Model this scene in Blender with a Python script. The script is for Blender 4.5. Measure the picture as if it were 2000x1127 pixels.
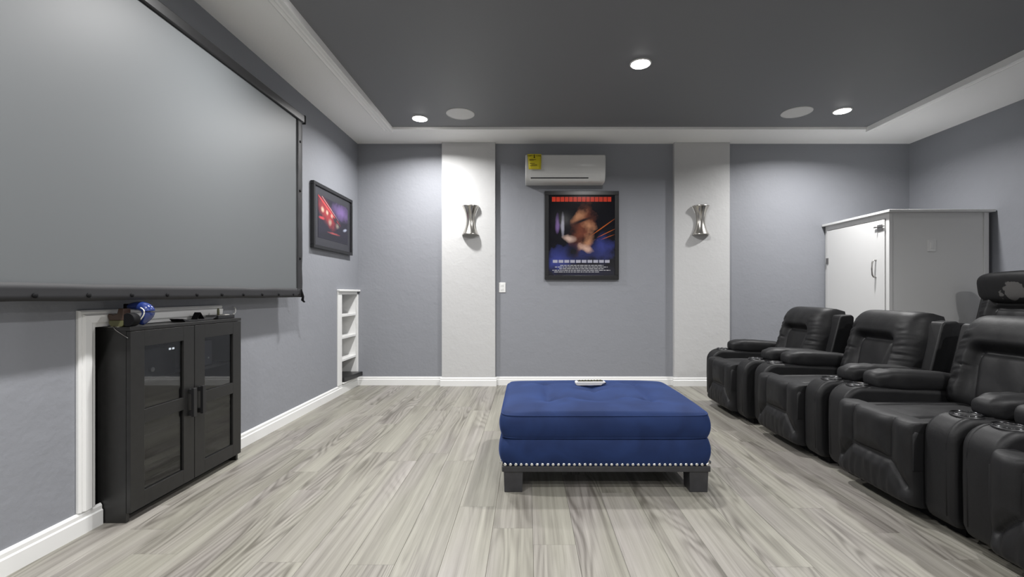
import bpy, bmesh, math, random
from mathutils import Vector, Matrix, noise
random.seed(7)
for o in list(bpy.data.objects): bpy.data.objects.remove(o)
SC = bpy.context.scene
COL = SC.collection
PI = math.pi

# ------------------------------------------------------------------ camera, world, exposure
FPX, HC, CX, CY = 870.0, 1.066, 1031.0, 573.0      # focal length in px, camera height, vanishing point (2000x1127 frame)
cam = bpy.data.cameras.new('camera')
cam.sensor_width = 36; cam.lens = 36 * FPX / 2000
cam.shift_x = -(CX - 1000) / 2000; cam.shift_y = (CY - 563.5) / 2000
cam.clip_start = .02
camo = bpy.data.objects.new('camera', cam); COL.objects.link(camo)
camo.location = (0, 0, HC); camo.rotation_euler = (PI / 2, 0, 0)
SC.camera = camo
w = bpy.data.worlds.new('world'); SC.world = w; w.use_nodes = True
w.node_tree.nodes['Background'].inputs[0].default_value = (.5, .52, .56, 1)
w.node_tree.nodes['Background'].inputs[1].default_value = .1
SC.view_settings.view_transform = 'Standard'; SC.view_settings.look = 'None'
SC.view_settings.gamma = 1; SC.view_settings.use_curve_mapping = False
SC.view_settings.exposure = 0.30
LIGHT_W = 36.0

# room
XL, XR, YB, YF, ZS, ZC = -1.98, 4.437, 5.18, -2.6, 2.805, 2.825
YP = 5.125        # pilaster front
PIL = [(-.99, -.377), (1.686, 2.323)]

# ------------------------------------------------------------------ helpers
def new_mat(name):
    m = bpy.data.materials.new(name); m.use_nodes = True
    nt = m.node_tree
    return m, nt, nt.nodes['Principled BSDF']
def N(nt, kind, **kw):
    n = nt.nodes.new(kind)
    for k, v in kw.items(): setattr(n, k, v)
    return n
def mat(name, col, rough=.5, metal=0, bump=None, var=None, spec=.5, sheen=0, coat=0):
    m, nt, b = new_mat(name)
    b.inputs['Base Color'].default_value = (*col, 1)
    b.inputs['Roughness'].default_value = rough; b.inputs['Metallic'].default_value = metal
    b.inputs['Specular IOR Level'].default_value = spec
    if sheen:
        b.inputs['Sheen Weight'].default_value = sheen; b.inputs['Sheen Roughness'].default_value = .4
        b.inputs['Sheen Tint'].default_value = (.35, .5, 1, 1)
    if coat: b.inputs['Coat Weight'].default_value = coat
    tc = N(nt, 'ShaderNodeTexCoord')
    if var:
        sc, amt = var
        n = N(nt, 'ShaderNodeTexNoise'); n.inputs['Scale'].default_value = sc; n.inputs['Detail'].default_value = 4
        nt.links.new(tc.outputs['Object'], n.inputs['Vector'])
        r = N(nt, 'ShaderNodeValToRGB')
        r.color_ramp.elements[0].position = .3; r.color_ramp.elements[1].position = .7
        r.color_ramp.elements[0].color = (*[c * (1 - amt) for c in col], 1)
        r.color_ramp.elements[1].color = (*[min(1, c * (1 + amt)) for c in col], 1)
        nt.links.new(n.outputs['Fac'], r.inputs['Fac']); nt.links.new(r.outputs['Color'], b.inputs['Base Color'])
    if bump:
        sc, st, dist = bump
        n = N(nt, 'ShaderNodeTexNoise'); n.inputs['Scale'].default_value = sc; n.inputs['Detail'].default_value = 3
        nt.links.new(tc.outputs['Object'], n.inputs['Vector'])
        bp = N(nt, 'ShaderNodeBump'); bp.inputs['Strength'].default_value = st; bp.inputs['Distance'].default_value = dist
        nt.links.new(n.outputs['Fac'], bp.inputs['Height']); nt.links.new(bp.outputs['Normal'], b.inputs['Normal'])
    return m
def link(o, parent=None):
    COL.objects.link(o)
    if parent is not None: o.parent = parent
    return o
def obj(name, bm, m, parent=None, bevel=0, seg=2, smooth=False, auto=None):
    me = bpy.data.meshes.new(name)
    bmesh.ops.recalc_face_normals(bm, faces=bm.faces)
    bm.to_mesh(me); bm.free()
    if m: me.materials.append(m)
    if smooth or bevel:
        for p in me.polygons: p.use_smooth = True
    o = link(bpy.data.objects.new(name, me), parent)
    if bevel:
        b = o.modifiers.new('bevel', 'BEVEL'); b.width = bevel; b.segments = seg
        b.limit_method = 'ANGLE'; b.angle_limit = math.radians(40); b.harden_normals = True
    elif auto:
        me.set_sharp_from_angle(angle=math.radians(auto))
    return o
def box(bm, x0, x1, y0, y1, z0, z1):
    v = [bm.verts.new((x, y, z)) for x in (x0, x1) for y in (y0, y1) for z in (z0, z1)]
    for f in ((0, 1, 3, 2), (4, 6, 7, 5), (0, 4, 5, 1), (2, 3, 7, 6), (0, 2, 6, 4), (1, 5, 7, 3)):
        bm.faces.new([v[i] for i in f])
def bx(name, m, parent, x0, x1, y0, y1, z0, z1, bevel=0, seg=2):
    bm = bmesh.new(); box(bm, x0, x1, y0, y1, z0, z1)
    return obj(name, bm, m, parent, bevel, seg)
def prism(bm, pts, axis, a, b):
    """extrude a 2d polygon along an axis: x: pts=(y,z), y: pts=(x,z), z: pts=(x,y)"""
    def P(p, t): return {'x': (t, p[0], p[1]), 'y': (p[0], t, p[1]), 'z': (p[0], p[1], t)}[axis]
    A = [bm.verts.new(P(p, a)) for p in pts]; B = [bm.verts.new(P(p, b)) for p in pts]
    n = len(pts)
    bm.faces.new(A); bm.faces.new(B[::-1])
    for i in range(n): bm.faces.new((A[i], A[(i + 1) % n], B[(i + 1) % n], B[i]))
def tube(bm, pts, r, seg=10, closed=False, flat=1.0):
    pts = [Vector(p) for p in pts]; n = len(pts); rings = []
    up = Vector((0, 0, 1))
    for i, p in enumerate(pts):
        if closed: d = pts[(i + 1) % n] - pts[i - 1]
        else: d = pts[min(i + 1, n - 1)] - pts[max(i - 1, 0)]
        d.normalize()
        a = d.cross(up)
        if a.length < 1e-3: a = d.cross(Vector((0, 1, 0)))
        a.normalize(); b = a.cross(d)
        rr = r[i] if isinstance(r, (list, tuple)) else r
        rings.append([bm.verts.new(p + a * (rr * math.cos(2 * PI * k / seg)) + b * (rr * flat * math.sin(2 * PI * k / seg))) for k in range(seg)])
    m = n if closed else n - 1
    for i in range(m):
        A, B = rings[i], rings[(i + 1) % n]
        for k in range(seg): bm.faces.new((A[k], A[(k + 1) % seg], B[(k + 1) % seg], B[k]))
    if not closed:
        bm.faces.new(rings[0][::-1]); bm.faces.new(rings[-1])
def lathe(bm, prof, seg=32, c=(0, 0, 0), axis='z'):
    """prof: list of (radius, height)"""
    rings = []
    for r, h in prof:
        ring = []
        for k in range(seg):
            a = 2 * PI * k / seg
            p = (r * math.cos(a), r * math.sin(a), h)
            if axis == 'x': p = (h, p[0], p[1])
            if axis == 'y': p = (p[0], h, p[1])
            ring.append(bm.verts.new((c[0] + p[0], c[1] + p[1], c[2] + p[2])))
        rings.append(ring)
    for A, B in zip(rings, rings[1:]):
        for k in range(seg): bm.faces.new((A[k], A[(k + 1) % seg], B[(k + 1) % seg], B[k]))
    bm.faces.new(rings[0]); bm.faces.new(rings[-1])
def sgn(x, e): return math.copysign(abs(x) ** e, x)
def superell(bm, c, a, e1, e2, nu=36, nv=22, fn=None):
    """superellipsoid, poles on z"""
    rings = []
    for j in range(1, nv):
        v = -PI / 2 + PI * j / nv; ring = []
        for i in range(nu):
            u = 2 * PI * i / nu
            p = Vector((a[0] * sgn(math.cos(v), e1) * sgn(math.cos(u), e2), a[1] * sgn(math.cos(v), e1) * sgn(math.sin(u), e2), a[2] * sgn(math.sin(v), e1)))
            if fn: p = fn(p)
            ring.append(bm.verts.new(p + Vector(c)))
        rings.append(ring)
    for A, B in zip(rings, rings[1:]):
        for k in range(nu): bm.faces.new((A[k], A[(k + 1) % nu], B[(k + 1) % nu], B[k]))
    for ring, s in ((rings[0], -1), (rings[-1], 1)):
        p = Vector((0, 0, s * a[2]))
        if fn: p = fn(p)
        t = bm.verts.new(p + Vector(c))
        for k in range(nu): bm.faces.new((ring[k], ring[(k + 1) % nu], t))
def hfield(bm, P0, U, V, Nn, dfun, back, nu=44, nv=44, taper=None):
    """closed slab: front = P0+U*s+V*t+N*d(s,t) with s in -1..1, t in 0..1; flat rear at -back"""
    P0, U, V, Nn = map(Vector, (P0, U, V, Nn))
    def sp(i, n):
        x = 2 * i / n - 1
        return .55 * x + .45 * math.sin(x * PI / 2) if abs(x) < 1 else x
    F, B = [], []
    for i in range(nu + 1):
        s = sp(i, nu); fr, br = [], []
        for j in range(nv + 1):
            t = (sp(j, nv) + 1) / 2
            q = P0 + U * (s * (taper(t) if taper else 1)) + V * t
            fr.append(bm.verts.new(q + Nn * dfun(s, t)))
            br.append(bm.verts.new(q - Nn * back) if i in (0, nu) or j in (0, nv) else None)
        F.append(fr); B.append(br)
    for i in range(nu):
        for j in range(nv): bm.faces.new((F[i][j], F[i + 1][j], F[i + 1][j + 1], F[i][j + 1]))
    loopf = [(i, 0) for i in range(nu)] + [(nu, j) for j in range(nv)] + [(i, nv) for i in range(nu, 0, -1)] + [(0, j) for j in range(nv, 0, -1)]
    n = len(loopf)
    for k in range(n):
        a, b = loopf[k], loopf[(k + 1) % n]
        bm.faces.new((F[a[0]][a[1]], B[a[0]][a[1]], B[b[0]][b[1]], F[b[0]][b[1]]))
    bm.faces.new([B[i][j] for i, j in loopf])
def gauss(x, w): return math.exp(-(x / w) ** 2)
def sstep(a, b, x):
    t = min(1, max(0, (x - a) / (b - a))); return t * t * (3 - 2 * t)
def segdist(px, py, a, b):
    ax, ay = a; bx_, by = b; dx, dy = bx_ - ax, by - ay
    t = max(0, min(1, ((px - ax) * dx + (py - ay) * dy) / (dx * dx + dy * dy)))
    return math.hypot(px - ax - dx * t, py - ay - dy * t)
def tag(o, label, cat, group=None):
    o['label'] = label; o['category'] = cat
    if group: o['group'] = group
    return o
def struct(o, label=None):
    o['kind'] = 'structure'
    if label: o['label'] = label
    return o
def thing(name, label, cat, loc=(0, 0, 0), rz=0, group=None):
    o = bpy.data.objects.new(name, None); COL.objects.link(o)
    o.empty_display_size = .1
    o.location = loc; o.rotation_euler = (0, 0, rz)
    return tag(o, label, cat, group)
def dup(root, label, loc, rz=0):
    def rec(o, parent):
        c = o.copy(); COL.objects.link(c); c.parent = parent
        for ch in o.children: rec(ch, c)
        return c
    r = rec(root, None); r.location = loc; r.rotation_euler = (0, 0, rz)
    if label: r['label'] = label
    return r
def share(src, parent, loc, rot=None):
    c = src.copy(); COL.objects.link(c); c.parent = parent; c.location = loc
    if rot: c.rotation_euler = rot
    return c
def text_mesh(name, body, size, m, parent, loc, rot, extrude=.0006, align='CENTER'):
    cu = bpy.data.curves.new(name, 'FONT'); cu.body = body; cu.size = size; cu.extrude = extrude; cu.align_x = align; cu.align_y = 'CENTER'
    t = bpy.data.objects.new(name, cu); COL.objects.link(t)
    dg = bpy.context.evaluated_depsgraph_get()
    me = bpy.data.meshes.new_from_object(t.evaluated_get(dg))
    bpy.data.objects.remove(t); bpy.data.curves.remove(cu)
    me.materials.clear(); me.materials.append(m)
    o = link(bpy.data.objects.new(name, me), parent); o.location = loc; o.rotation_euler = rot
    return o

# ------------------------------------------------------------------ materials
M = {}
def wall_mat(name, col, rough=.6):
    """painted knock-down plaster"""
    m, nt, b = new_mat(name)
    b.inputs['Base Color'].default_value = (*col, 1); b.inputs['Roughness'].default_value = rough
    b.inputs['Specular IOR Level'].default_value = .35
    tc = N(nt, 'ShaderNodeTexCoord')
    n1 = N(nt, 'ShaderNodeTexNoise'); n1.inputs['Scale'].default_value = 38; n1.inputs['Detail'].default_value = 3
    n2 = N(nt, 'ShaderNodeTexNoise'); n2.inputs['Scale'].default_value = 9; n2.inputs['Detail'].default_value = 2
    nt.links.new(tc.outputs['Object'], n1.inputs['Vector']); nt.links.new(tc.outputs['Object'], n2.inputs['Vector'])
    r = N(nt, 'ShaderNodeMapRange'); r.inputs['From Min'].default_value = .45; r.inputs['From Max'].default_value = .7
    nt.links.new(n2.outputs['Fac'], r.inputs['Value'])
    mm = N(nt, 'ShaderNodeMath', operation='MULTIPLY_ADD'); mm.inputs[1].default_value = .6
    nt.links.new(r.outputs['Result'], mm.inputs[0]); nt.links.new(n1.outputs['Fac'], mm.inputs[2])
    bp = N(nt, 'ShaderNodeBump'); bp.inputs['Strength'].default_value = .45; bp.inputs['Distance'].default_value = .0035
    nt.links.new(mm.outputs[0], bp.inputs['Height']); nt.links.new(bp.outputs['Normal'], b.inputs['Normal'])
    return m
M['gray'] = wall_mat('grey_wall_paint', (.240, .248, .271))
M['white'] = wall_mat('white_wall_paint', (.50, .50, .498))
M['ceil'] = mat('charcoal_ceiling_paint', (.180, .183, .194), .55, bump=(60, .1, .002))
M['soffit'] = mat('white_ceiling_paint', (.90, .90, .89), .6, bump=(70, .25, .003))
M['trim'] = mat('white_gloss_trim', (.74, .74, .73), .35)
M['cupb'] = mat('white_cupboard_paint', (.66, .66, .655), .4)
M['blackwood'] = mat('black_brown_laminate', (.012, .0118, .0115), .38, var=(30, .15))
M['black'] = mat('black_plastic', (.012, .012, .013), .35)
M['matte'] = mat('matte_black', (.006, .006, .007), .7, spec=.15)
M['blacknylon'] = mat('black_nylon_webbing', (.014, .014, .016), .6, bump=(300, .2, .001))
M['screen'] = mat('grey_projection_fabric', (.122, .130, .135), .5, spec=.35)
M['chrome'] = mat('polished_nail', (.8, .8, .78), .2, 1)
M['steel'] = mat('brushed_steel', (.55, .53, .49), .26, 1)
M['handle'] = mat('satin_nickel', (.35, .34, .33), .3, 1)
M['acwhite'] = mat('white_ac_plastic', (.60, .60, .59), .22)
M['yellow'] = mat('yellow_card', (.62, .52, .01), .45)
M['plate'] = mat('white_plate_plastic', (.72, .72, .71), .3)
M['remote'] = mat('pale_grey_plastic', (.66, .65, .63), .3)
M['legwood'] = mat('charcoal_wood', (.030, .030, .033), .4, var=(20, .2))
M['frame'] = mat('black_frame', (.010, .010, .011), .3)
M['blue'] = mat('glossy_blue_plastic', (.018, .035, .16), .18, coat=.6)
M['brown'] = mat('brown_resin', (.06, .035, .025), .3)
M['olive'] = mat('olive_resin', (.10, .10, .045), .35)
M['cream'] = mat('cream_paper', (.68, .66, .6), .6)
M['grille'] = mat('speaker_grille', (.66, .66, .65), .6, bump=(400, .3, .001))
M['led'] = None

def leather(name, peel=False):
    m, nt, b = new_mat(name)
    b.inputs['Specular IOR Level'].default_value = .30
    tc = N(nt, 'ShaderNodeTexCoord')
    n1 = N(nt, 'ShaderNodeTexVoronoi'); n1.inputs['Scale'].default_value = 260
    n2 = N(nt, 'ShaderNodeTexNoise'); n2.inputs['Scale'].default_value = 14; n2.inputs['Detail'].default_value = 5; n2.inputs['Distortion'].default_value = .6
    for n in (n1, n2): nt.links.new(tc.outputs['Object'], n.inputs['Vector'])
    a = N(nt, 'ShaderNodeBump'); a.inputs['Strength'].default_value = .12; a.inputs['Distance'].default_value = .001
    c = N(nt, 'ShaderNodeBump'); c.inputs['Strength'].default_value = .22; c.inputs['Distance'].default_value = .008
    nt.links.new(n1.outputs['Distance'], a.inputs['Height']); nt.links.new(n2.outputs['Fac'], c.inputs['Height'])
    nt.links.new(a.outputs['Normal'], c.inputs['Normal']); nt.links.new(c.outputs['Normal'], b.inputs['Normal'])
    col = (.0088, .0088, .0096)
    b.inputs['Base Color'].default_value = (*col, 1)
    rr = N(nt, 'ShaderNodeMapRange'); rr.inputs['To Min'].default_value = .46; rr.inputs['To Max'].default_value = .62
    nt.links.new(n2.outputs['Fac'], rr.inputs['Value']); nt.links.new(rr.outputs['Result'], b.inputs['Roughness'])
    if peel:
        # flaked patch of exposed backing on the front of the headrest, ragged edge
        sp = N(nt, 'ShaderNodeVectorMath', operation='SUBTRACT'); sp.inputs[1].default_value = (-.10, -.02, -.035)
        nt.links.new(tc.outputs['Object'], sp.inputs[0])
        sc = N(nt, 'ShaderNodeVectorMath', operation='MULTIPLY'); sc.inputs[1].default_value = (0, 1.0, 1.35)
        nt.links.new(sp.outputs[0], sc.inputs[0])
        ln = N(nt, 'ShaderNodeVectorMath', operation='LENGTH'); nt.links.new(sc.outputs[0], ln.inputs[0])
        nn = N(nt, 'ShaderNodeTexNoise'); nn.inputs['Scale'].default_value = 11; nn.inputs['Detail'].default_value = 2.5
        nt.links.new(tc.outputs['Object'], nn.inputs['Vector'])
        ad = N(nt, 'ShaderNodeMath', operation='MULTIPLY_ADD'); ad.inputs[1].default_value = .22
        nt.links.new(nn.outputs['Fac'], ad.inputs[0]); nt.links.new(ln.outputs['Value'], ad.inputs[2])
        st = N(nt, 'ShaderNodeMapRange'); st.inputs['From Min'].default_value = .205; st.inputs['From Max'].default_value = .20
        nt.links.new(ad.outputs[0], st.inputs['Value'])
        mx = N(nt, 'ShaderNodeMix', data_type='RGBA'); mx.inputs['A'].default_value = (*col, 1); mx.inputs['B'].default_value = (.085, .082, .08, 1)
        nt.links.new(st.outputs['Result'], mx.inputs['Factor']); nt.links.new(mx.outputs['Result'], b.inputs['Base Color'])
    return m
M['leather'] = leather('black_leather')
M['worn'] = leather('peeling_black_leather', True)

def velvet():
    m, nt, b = new_mat('navy_velvet')
    b.inputs['Roughness'].default_value = .75; b.inputs['Specular IOR Level'].default_value = .2
    b.inputs['Sheen Weight'].default_value = .32; b.inputs['Sheen Roughness'].default_value = .35; b.inputs['Sheen Tint'].default_value = (.10, .2, .62, 1)
    tc = N(nt, 'ShaderNodeTexCoord')
    n = N(nt, 'ShaderNodeTexNoise'); n.inputs['Scale'].default_value = 5; n.inputs['Detail'].default_value = 4; n.inputs['Distortion'].default_value = .8
    nt.links.new(tc.outputs['Object'], n.inputs['Vector'])
    r = N(nt, 'ShaderNodeValToRGB'); r.color_ramp.elements[0].position = .35; r.color_ramp.elements[1].position = .68
    r.color_ramp.elements[0].color = (.009, .020, .070, 1); r.color_ramp.elements[1].color = (.014, .031, .104, 1)
    nt.links.new(n.outputs['Fac'], r.inputs['Fac']); nt.links.new(r.outputs['Color'], b.inputs['Base Color'])
    f = N(nt, 'ShaderNodeTexNoise'); f.inputs['Scale'].default_value = 500
    bp = N(nt, 'ShaderNodeBump'); bp.inputs['Strength'].default_value = .2; bp.inputs['Distance'].default_value = .001
    nt.links.new(tc.outputs['Object'], f.inputs['Vector']); nt.links.new(f.outputs['Fac'], bp.inputs['Height']); nt.links.new(bp.outputs['Normal'], b.inputs['Normal'])
    return m
M['velvet'] = velvet()

def laminate():
    m, nt, b = new_mat('grey_oak_laminate')
    L = nt.links.new
    tc = N(nt, 'ShaderNodeTexCoord'); oi = N(nt, 'ShaderNodeObjectInfo')
    off = N(nt, 'ShaderNodeVectorMath', operation='SCALE'); off.inputs[0].default_value = (31, 57, 13)
    L(oi.outputs['Random'], off.inputs['Scale'])
    p = N(nt, 'ShaderNodeVectorMath', operation='ADD'); L(tc.outputs['Object'], p.inputs[0]); L(off.outputs[0], p.inputs[1])
    def nz(sx, sy, det, dist=0, rough=.5):
        mp = N(nt, 'ShaderNodeVectorMath', operation='MULTIPLY'); mp.inputs[1].default_value = (sx, sy, 1); L(p.outputs[0], mp.inputs[0])
        n = N(nt, 'ShaderNodeTexNoise'); n.inputs['Scale'].default_value = 1; n.inputs['Detail'].default_value = det; n.inputs['Distortion'].default_value = dist
        n.inputs['Roughness'].default_value = rough
        L(mp.outputs[0], n.inputs['Vector']); return n.outputs['Fac']
    def mth(op, a, b_=None, c=None):
        n = N(nt, 'ShaderNodeMath', operation=op)
        for i, v in enumerate((a, b_, c)):
            if v is None: continue
            if isinstance(v, (int, float)): n.inputs[i].default_value = v
            else: L(v, n.inputs[i])
        return n.outputs[0]
    contour = nz(5.0, .62, 1.5, .15)                       # cathedral figure: contour lines of a stretched field
    ringm = mth('POWER', mth('MULTIPLY_ADD', mth('SINE', mth('MULTIPLY', contour, 130.0)), .5, .5), 1.6)
    mk = N(nt, 'ShaderNodeMapRange'); mk.inputs['From Min'].default_value = .42; mk.inputs['From Max'].default_value = .62
    L(nz(4.5, .8, 1), mk.inputs['Value'])
    mask = mk.outputs['Result']
    streak = nz(42, .75, 4, .15, .6)
    fibre = nz(210, 4.0, 3, 0, .6)
    broad = nz(9, .40, 2)
    f = mth('MULTIPLY_ADD', ringm, mth('MULTIPLY', mask, -.18), mth('MULTIPLY', streak, .55))
    f = mth('ADD', f, mth('MULTIPLY', fibre, .26))
    f = mth('ADD', f, mth('MULTIPLY', broad, .42))
    f = mth('ADD', f, mth('MULTIPLY', oi.outputs['Random'], .035))
    r = N(nt, 'ShaderNodeValToRGB'); cr = r.color_ramp
    cr.elements[0].position = .38; cr.elements[0].color = (.112, .105, .088, 1)
    cr.elements[1].position = .84; cr.elements[1].color = (.310, .300, .264, 1)
    e = cr.elements.new(.53); e.color = (.182, .173, .150, 1)
    e = cr.elements.new(.66); e.color = (.243, .234, .204, 1)
    L(f, r.inputs['Fac'])
    tint = N(nt, 'ShaderNodeMix', data_type='RGBA', blend_type='MULTIPLY'); tint.inputs['Factor'].default_value = 1
    tr = N(nt, 'ShaderNodeValToRGB'); tr.color_ramp.elements[0].position = .40; tr.color_ramp.elements[0].color = (1, 1, .97, 1)
    tr.color_ramp.elements[1].position = .70; tr.color_ramp.elements[1].color = (.98, .95, 1.0, 1)
    L(nz(5, .9, 1), tr.inputs['Fac']); L(r.outputs['Color'], tint.inputs['A']); L(tr.outputs['Color'], tint.inputs['B'])
    L(tint.outputs['Result'], b.inputs['Base Color'])
    b.inputs['Roughness'].default_value = .42; b.inputs['Specular IOR Level'].default_value = .4
    bp = N(nt, 'ShaderNodeBump'); bp.inputs['Strength'].default_value = .12; bp.inputs['Distance'].default_value = .001
    L(f, bp.inputs['Height']); L(bp.outputs['Normal'], b.inputs['Normal'])
    return m
M['floor'] = laminate()

def glass_mat():
    m = bpy.data.materials.new('smoked_glass'); m.use_nodes = True; nt = m.node_tree; nt.nodes.clear()
    out = N(nt, 'ShaderNodeOutputMaterial'); mx = N(nt, 'ShaderNodeMixShader'); lw = N(nt, 'ShaderNodeLayerWeight'); pw5 = N(nt, 'ShaderNodeMath', operation='POWER'); pw5.inputs[1].default_value = 5; fr = N(nt, 'ShaderNodeMath', operation='MULTIPLY_ADD'); fr.inputs[1].default_value = .95; fr.inputs[2].default_value = .075; nt.links.new(lw.outputs['Facing'], pw5.inputs[0]); nt.links.new(pw5.outputs[0], fr.inputs[0])
    t = N(nt, 'ShaderNodeBsdfTransparent'); t.inputs[0].default_value = (.78, .79, .80, 1)
    g = N(nt, 'ShaderNodeBsdfGlossy'); g.inputs['Roughness'].default_value = .03
    nt.links.new(fr.outputs[0], mx.inputs[0]); nt.links.new(t.outputs[0], mx.inputs[1]); nt.links.new(g.outputs[0], mx.inputs[2]); nt.links.new(mx.outputs[0], out.inputs[0])
    return m
M['glass'] = glass_mat()
def emit(name, col, s):
    m = bpy.data.materials.new(name); m.use_nodes = True; nt = m.node_tree; nt.nodes.clear()
    out = N(nt, 'ShaderNodeOutputMaterial'); e = N(nt, 'ShaderNodeEmission'); e.inputs[0].default_value = (*col, 1); e.inputs[1].default_value = s
    nt.links.new(e.outputs[0], out.inputs[0]); return m
M['lens'] = emit('lit_lamp_lens', (1, .98, .95), 30)
M['led'] = emit('white_display_led', (.9, .95, 1), 1.0)

def print_mat(name, layers, ground, w, h, gloss=.12):
    """flat abstract print; every layer: (colour, cx, cy, rx, ry, angle, softness, wobble) in 0..1 of the sheet"""
    m, nt, b = new_mat(name); L = nt.links.new
    b.inputs['Roughness'].default_value = gloss
    tc = N(nt, 'ShaderNodeTexCoord')
    nn = N(nt, 'ShaderNodeTexNoise'); nn.inputs['Scale'].default_value = 9 / max(w, h); nn.inputs['Detail'].default_value = 5
    L(tc.outputs['Object'], nn.inputs['Vector'])
    cur = None
    for col, cx, cy, rx, ry, ang, soft, wob in layers:
        mp = N(nt, 'ShaderNodeMapping', vector_type='TEXTURE')
        mp.inputs['Location'].default_value = ((cx - .5) * w, (cy - .5) * h, 0)
        mp.inputs['Rotation'].default_value = (0, 0, ang); mp.inputs['Scale'].default_value = (rx * w, ry * h, 1)
        L(tc.outputs['Object'], mp.inputs['Vector'])
        ml = N(nt, 'ShaderNodeVectorMath', operation='MULTIPLY'); ml.inputs[1].default_value = (1, 1, 0); L(mp.outputs[0], ml.inputs[0])
        ln = N(nt, 'ShaderNodeVectorMath', operation='LENGTH'); L(ml.outputs[0], ln.inputs[0])
        ad = N(nt, 'ShaderNodeMath', operation='MULTIPLY_ADD'); ad.inputs[1].default_value = wob; L(nn.outputs['Fac'], ad.inputs[0]); L(ln.outputs['Value'], ad.inputs[2])
        st = N(nt, 'ShaderNodeMapRange'); st.inputs['From Min'].default_value = 1 + wob * .5; st.inputs['From Max'].default_value = 1 + wob * .5 - soft
        L(ad.outputs[0], st.inputs['Value'])
        mx = N(nt, 'ShaderNodeMix', data_type='RGBA'); mx.inputs['B'].default_value = (*col, 1)
        if cur is None: mx.inputs['A'].default_value = (*ground, 1)
        else: L(cur, mx.inputs['A'])
        L(st.outputs['Result'], mx.inputs['Factor']); cur = mx.outputs['Result']
    L(cur, b.inputs['Base Color'])
    return m

# ------------------------------------------------------------------ structure: floor
PW, PL = .182, 1.22
slab = bx('floor', M['legwood'], None, XL - .45, XR, YF, YB, -.06, -.009); struct(slab, 'light grey oak laminate floor laid in long planks')
def plank_mesh(wd, ln):
    bm = bmesh.new(); g = .0004; e = .0009
    prof = [(-wd / 2 + g, -.009), (wd / 2 - g, -.009), (wd / 2 - g, -e), (wd / 2 - g - e, 0), (-wd / 2 + g + e, 0), (-wd / 2 + g, -e)]
    prism(bm, prof, 'y', -ln / 2 + g, ln / 2 - g)
    bmesh.ops.recalc_face_normals(bm, faces=bm.faces)
    me = bpy.data.meshes.new('plank'); bm.to_mesh(me); bm.free(); me.materials.append(M['floor']); return me
full = plank_mesh(PW, PL)
x = XL; row = 0
while x < XR - .001:
    wd = min(PW, XR - x)
    y = YF - [.0, .47, .83, .25, .66, 1.02, .38][(row * 3 + row // 7) % 7] - random.uniform(0, .12)
    while y < YB - .001:
        a, b_ = max(y, YF), min(y + PL, YB)
        if b_ - a > .01:
            me = full if (wd == PW and b_ - a > PL - 1e-6) else plank_mesh(wd, b_ - a)
            o = bpy.data.objects.new('plank', me); COL.objects.link(o); o.parent = slab; o.location = (x + wd / 2, (a + b_) / 2, 0)
        y += PL
    x += PW; row += 1

# walls.  left wall with an alcove for the media cabinet and one for the built-in shelf
NA = (2.03, 2.875, .918)          # cabinet alcove: y0, y1, top
NS = (4.715, 5.135, .106, 1.053)  # shelf alcove: y0, y1, z0, z1
bm = bmesh.new()
T = .45
box(bm, XL - T, XL, YF, NA[0], 0, ZC); box(bm, XL - T, XL, NA[0], NA[1], NA[2], ZC); box(bm, XL - T, XL, NA[1], NS[0], 0, ZC)
box(bm, XL - T, XL, NS[0], NS[1], 0, NS[2]); box(bm, XL - T, XL, NS[0], NS[1], NS[3], ZC); box(bm, XL - T, XL, NS[1], YB + .1, 0, ZC)
box(bm, XL - T, XL - .36, NA[0], NA[1], 0, NA[2]); box(bm, XL - T, XL - .30, NS[0], NS[1], NS[2], NS[3])
struct(obj('wall_left', bm, M['gray']), 'grey textured wall behind the projection screen')
wb = struct(bx('wall_back', M['gray'], None, XL, XR, YB, YB + .1, 0, ZC), 'grey textured wall behind the framed poster')
struct(bx('wall_right', M['gray'], None, XR, XR + .1, YF, YB + .1, 0, ZC), 'grey wall beside the white cupboard')
struct(bx('wall_front', M['white'], None, XL, XR, YF - .1, YF, 0, ZC), 'unseen white wall facing the poster wall')  # unseen wall, made white to bounce more light into the room
for k, (a, b_) in enumerate(PIL):
    struct(bx('wall_pilaster', M['white'], None, a, b_, YP, YB, 0, ZS), ['white pilaster between the screen wall and the air conditioner', 'white pilaster beside the end recliner'][k])
# ceiling: charcoal tray inside a white soffit
TX0, TX1, TY0, TY1 = -1.45, 3.60, -2.1, 4.713
struct(bx('ceiling', M['ceil'], None, XL - T, XR + .1, YF - .1, YB + .1, ZC, ZC + .1), 'charcoal tray ceiling panel')
bm = bmesh.new()
box(bm, XL, TX0, YF, YB, ZS, ZC); box(bm, TX1, XR, YF, YB, ZS, ZC); box(bm, TX0, TX1, TY1, YB, ZS, ZC); box(bm, TX0, TX1, YF, TY0, ZS, ZC)
struct(obj('ceiling_soffit', bm, M['soffit']), 'white soffit border around the charcoal ceiling')
def mould(sx, x0):
    pts = [(0, 0), (0, -.010), (.012, -.016), (.020, -.008), (.034, -.008), (.040, -.018), (.052, -.022), (.066, -.020), (.096, -.030), (.104, -.030), (.104, .02), (.088, .02), (.088, 0)]
    return [(x0 + sx * p[0], ZS + p[1]) for p in pts]
bm = bmesh.new(); prism(bm, mould(1, TX0 - .086), 'y', TY0, TY1 + .01)
struct(obj('trim_1', bm, M['soffit']), 'stepped white moulding along the tray edge by the screen')
bm = bmesh.new(); prism(bm, mould(-1, TX1 + .086), 'y', TY0, TY1 + .01)
t3 = struct(obj('trim_2', bm, M['soffit']), 'stepped white moulding along the tray edge above the recliners')
bx('joint_gap', M['matte'], t3, TX1 + .100, TX1 + .107, 2.9, 3.78, ZS - .0015, ZS + .01)
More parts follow.
